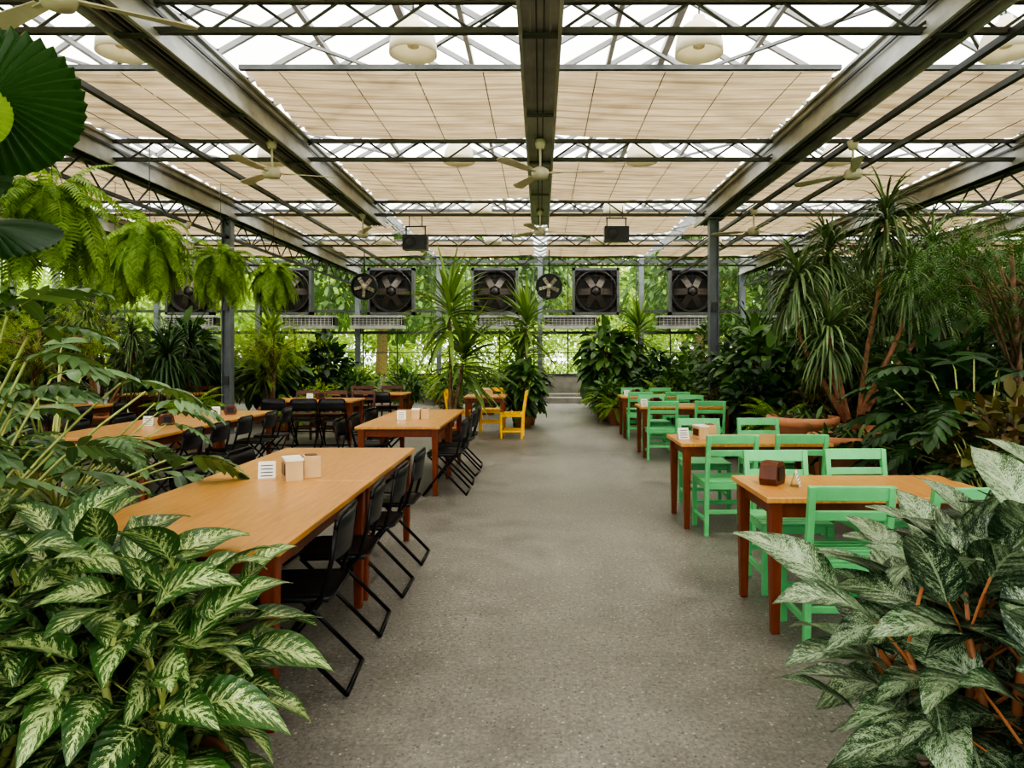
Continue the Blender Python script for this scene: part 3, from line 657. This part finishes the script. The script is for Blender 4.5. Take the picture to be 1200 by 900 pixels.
def ftree(H,R,n,mat):
    b=MB();pot(b,.3,.4)
    b.tube([(0,0,.3),(.05,.03,H*.4),(-.05,0,H*.75)],[.045,.035,.02],3,8)
    P=[];
    for k in range(26):
        d=nrm(RNG.normal(size=3)*A([1,1,.55]));e=A([-.05,0,H*.68])+d*A([R,R,H*.28])*(.5+.5*RNG.random())
        b.tube([(0,0,H*(.35+.3*RNG.random())),(e*.6+A([0,0,H*.25])),e],[.016,.01,.004],3,5);P.append(e)
    P=A(P);q=P[RNG.integers(0,len(P),n)]+RNG.normal(size=(n,3))*A([R*.26,R*.26,R*.16])
    D=nrm(RNG.normal(size=(n,3))*A([1,1,.35])-A([0,0,.15]))
    b.fronds(q,D,.26,7,.3,.14,.9,2,.25,.3,'palm',.1,'lance',1,2,2)
    return b.mesh('tree',[M['terra'],M['soil'],M[mat],M['bark']])
ft=ftree(3.5,1.0,1000,'lf_mid');ft2=ftree(2.6,.9,520,'lf_bright')
place(ft,'potted_ming_aralia_tree',(4.6,6.6,0),0,.98);place(ft,'potted_ming_aralia_tree',(7.6,9.5,0),2,1.05);place(ft,'potted_ming_aralia_tree',(-9,14,0),1,.95)
place(ft2,'potted_ming_aralia_tree',(-5.6,14.3,0),1,.95);place(ft2,'potted_ming_aralia_tree',(-7.8,10.6,0),3,1.0);place(ft,'potted_ming_aralia_tree',(8.8,15.5,0),4,1.0)
def hedge(Lx,mat):
    b=MB();n=int(Lx*420);P=np.stack([(RNG.random(n)-.5)*Lx,(RNG.random(n)-.5)*.55,.25+RNG.random(n)*.6],1)
    D=nrm(RNG.normal(size=(n,3))+A([0,-.3,.8]));b.leaves(P,D,.11,.06,.5,2,'oval',.2,0,cols=2)
    b.box((0,0,.16),(Lx,.6,.32),1);return b.mesh('hedge',[M[mat],M['conc']])
place(hedge(5.6,'lf_bright'),'planter_hedge',(-3.0,21.2,0));place(hedge(5.5,'lf_mid'),'planter_hedge',(4.8,21.2,0));place(hedge(7,'lf_mid'),'planter_hedge',(-9.6,21.2,0))
def otree(H,R,n,mat,L=.34):
    b=MB();b.tube([(0,0,-.11),(.1,0,H*.3),(0,.1,H*.7)],[.28,.2,.1],1,10)
    C=RNG.normal(size=(14,3));C=nrm(C)*A([R*.75,R*.75,H*.28])+A([0,0,H*.62])
    q=RNG.integers(0,14,n);D=nrm(RNG.normal(size=(n,3)));P=C[q]+D*(R*.42)*(.7+.35*RNG.random(n))[:,None]
    for c in C: b.tube([(0,0,H*.35),(c*.5+A([0,0,H*.2])),c],[.1,.06,.03],1,6)
    b.leaves(P,nrm(D+RNG.normal(size=D.shape)*.6),L*(.7+.6*RNG.random(n)),L*.5,.8,2,'oval',.2,0,cols=2,roll=.8)
    return b.mesh('tree',[M[mat],M['bark']])
O1=otree(7,2.8,4200,'lf_out');O2=otree(6,2.4,3600,'lf_out',.3);O3=otree(9,3.4,5000,'lf_outd',.4)
OB=bush(2600,1.9,1.3,1.0,.24,.5,'lf_out',segs=2,potr=0,poth=0,cols=2,shell=.75)
for i in range(12):
    x=-27+i*5.0
    place((O2,O1,O3)[i%3],'garden_tree',(x,35+RNG.random()*3,0),RNG.random()*6,.95+.25*RNG.random())
    place((O3,O1,O2)[i%3],'garden_tree',(x+2,44+RNG.random()*3,0),RNG.random()*6,1.2+.3*RNG.random())
for x,y,m in((-6.3,27,O3),(6.5,28,O3),(12,27,O3),(-14,28,O1)): place(m,'garden_tree',(x,y,0),1,.95)
for i in range(20): place(OB,'garden_shrub',(-26+i*2.9+RNG.random(),32+2.5*RNG.random(),-.1),RNG.random()*6,.9+.4*RNG.random())
for i in range(6):
    place((O1,O2,O3)[i%3],'garden_tree',(-22-RNG.random()*2,-2+i*5,0),RNG.random()*6,1);place((O2,O3,O1)[i%3],'garden_tree',(22+RNG.random()*2,-2+i*5,0),RNG.random()*6,1)
# ---------------------------------------------------------------- light
w=bpy.data.worlds.new('overcast_sky');S.world=w;w.use_nodes=True;nt=w.node_tree
bg=nt.nodes['Background'];tc=nt.nodes.new('ShaderNodeTexCoord');sx=nt.nodes.new('ShaderNodeSeparateXYZ');cr=nt.nodes.new('ShaderNodeValToRGB')
nt.links.new(tc.outputs['Generated'],sx.inputs[0]);nt.links.new(sx.outputs[2],cr.inputs[0]);nt.links.new(cr.outputs[0],bg.inputs[0])
cr.color_ramp.elements[0].position=0;cr.color_ramp.elements[0].color=(.88,.90,.84,1);cr.color_ramp.elements[1].position=.6;cr.color_ramp.elements[1].color=(1,.98,.93,1)
bg.inputs[1].default_value=4.4
sl=bpy.data.lights.new('sun','SUN');sl.energy=6.0;sl.angle=.4;sl.color=(1,.95,.84);so=bpy.data.objects.new('sun',sl);COL.objects.link(so);so.rotation_euler=(.5,.35,0);so.location=(0,0,12)
try:
    S.view_settings.look='AgX - High Contrast'
except Exception as e: print(e)
# ---------------------------------------------------------------- camera
cam=bpy.data.cameras.new('camera');co=bpy.data.objects.new('camera',cam);COL.objects.link(co)
co.location=(0,0,1.5);co.rotation_euler=(math.pi/2,0,0);cam.lens=24;cam.sensor_width=36;cam.sensor_fit='HORIZONTAL'
cam.shift_x=-33/1200;cam.shift_y=-35/1200;cam.clip_start=.05;cam.clip_end=300
S.camera=co
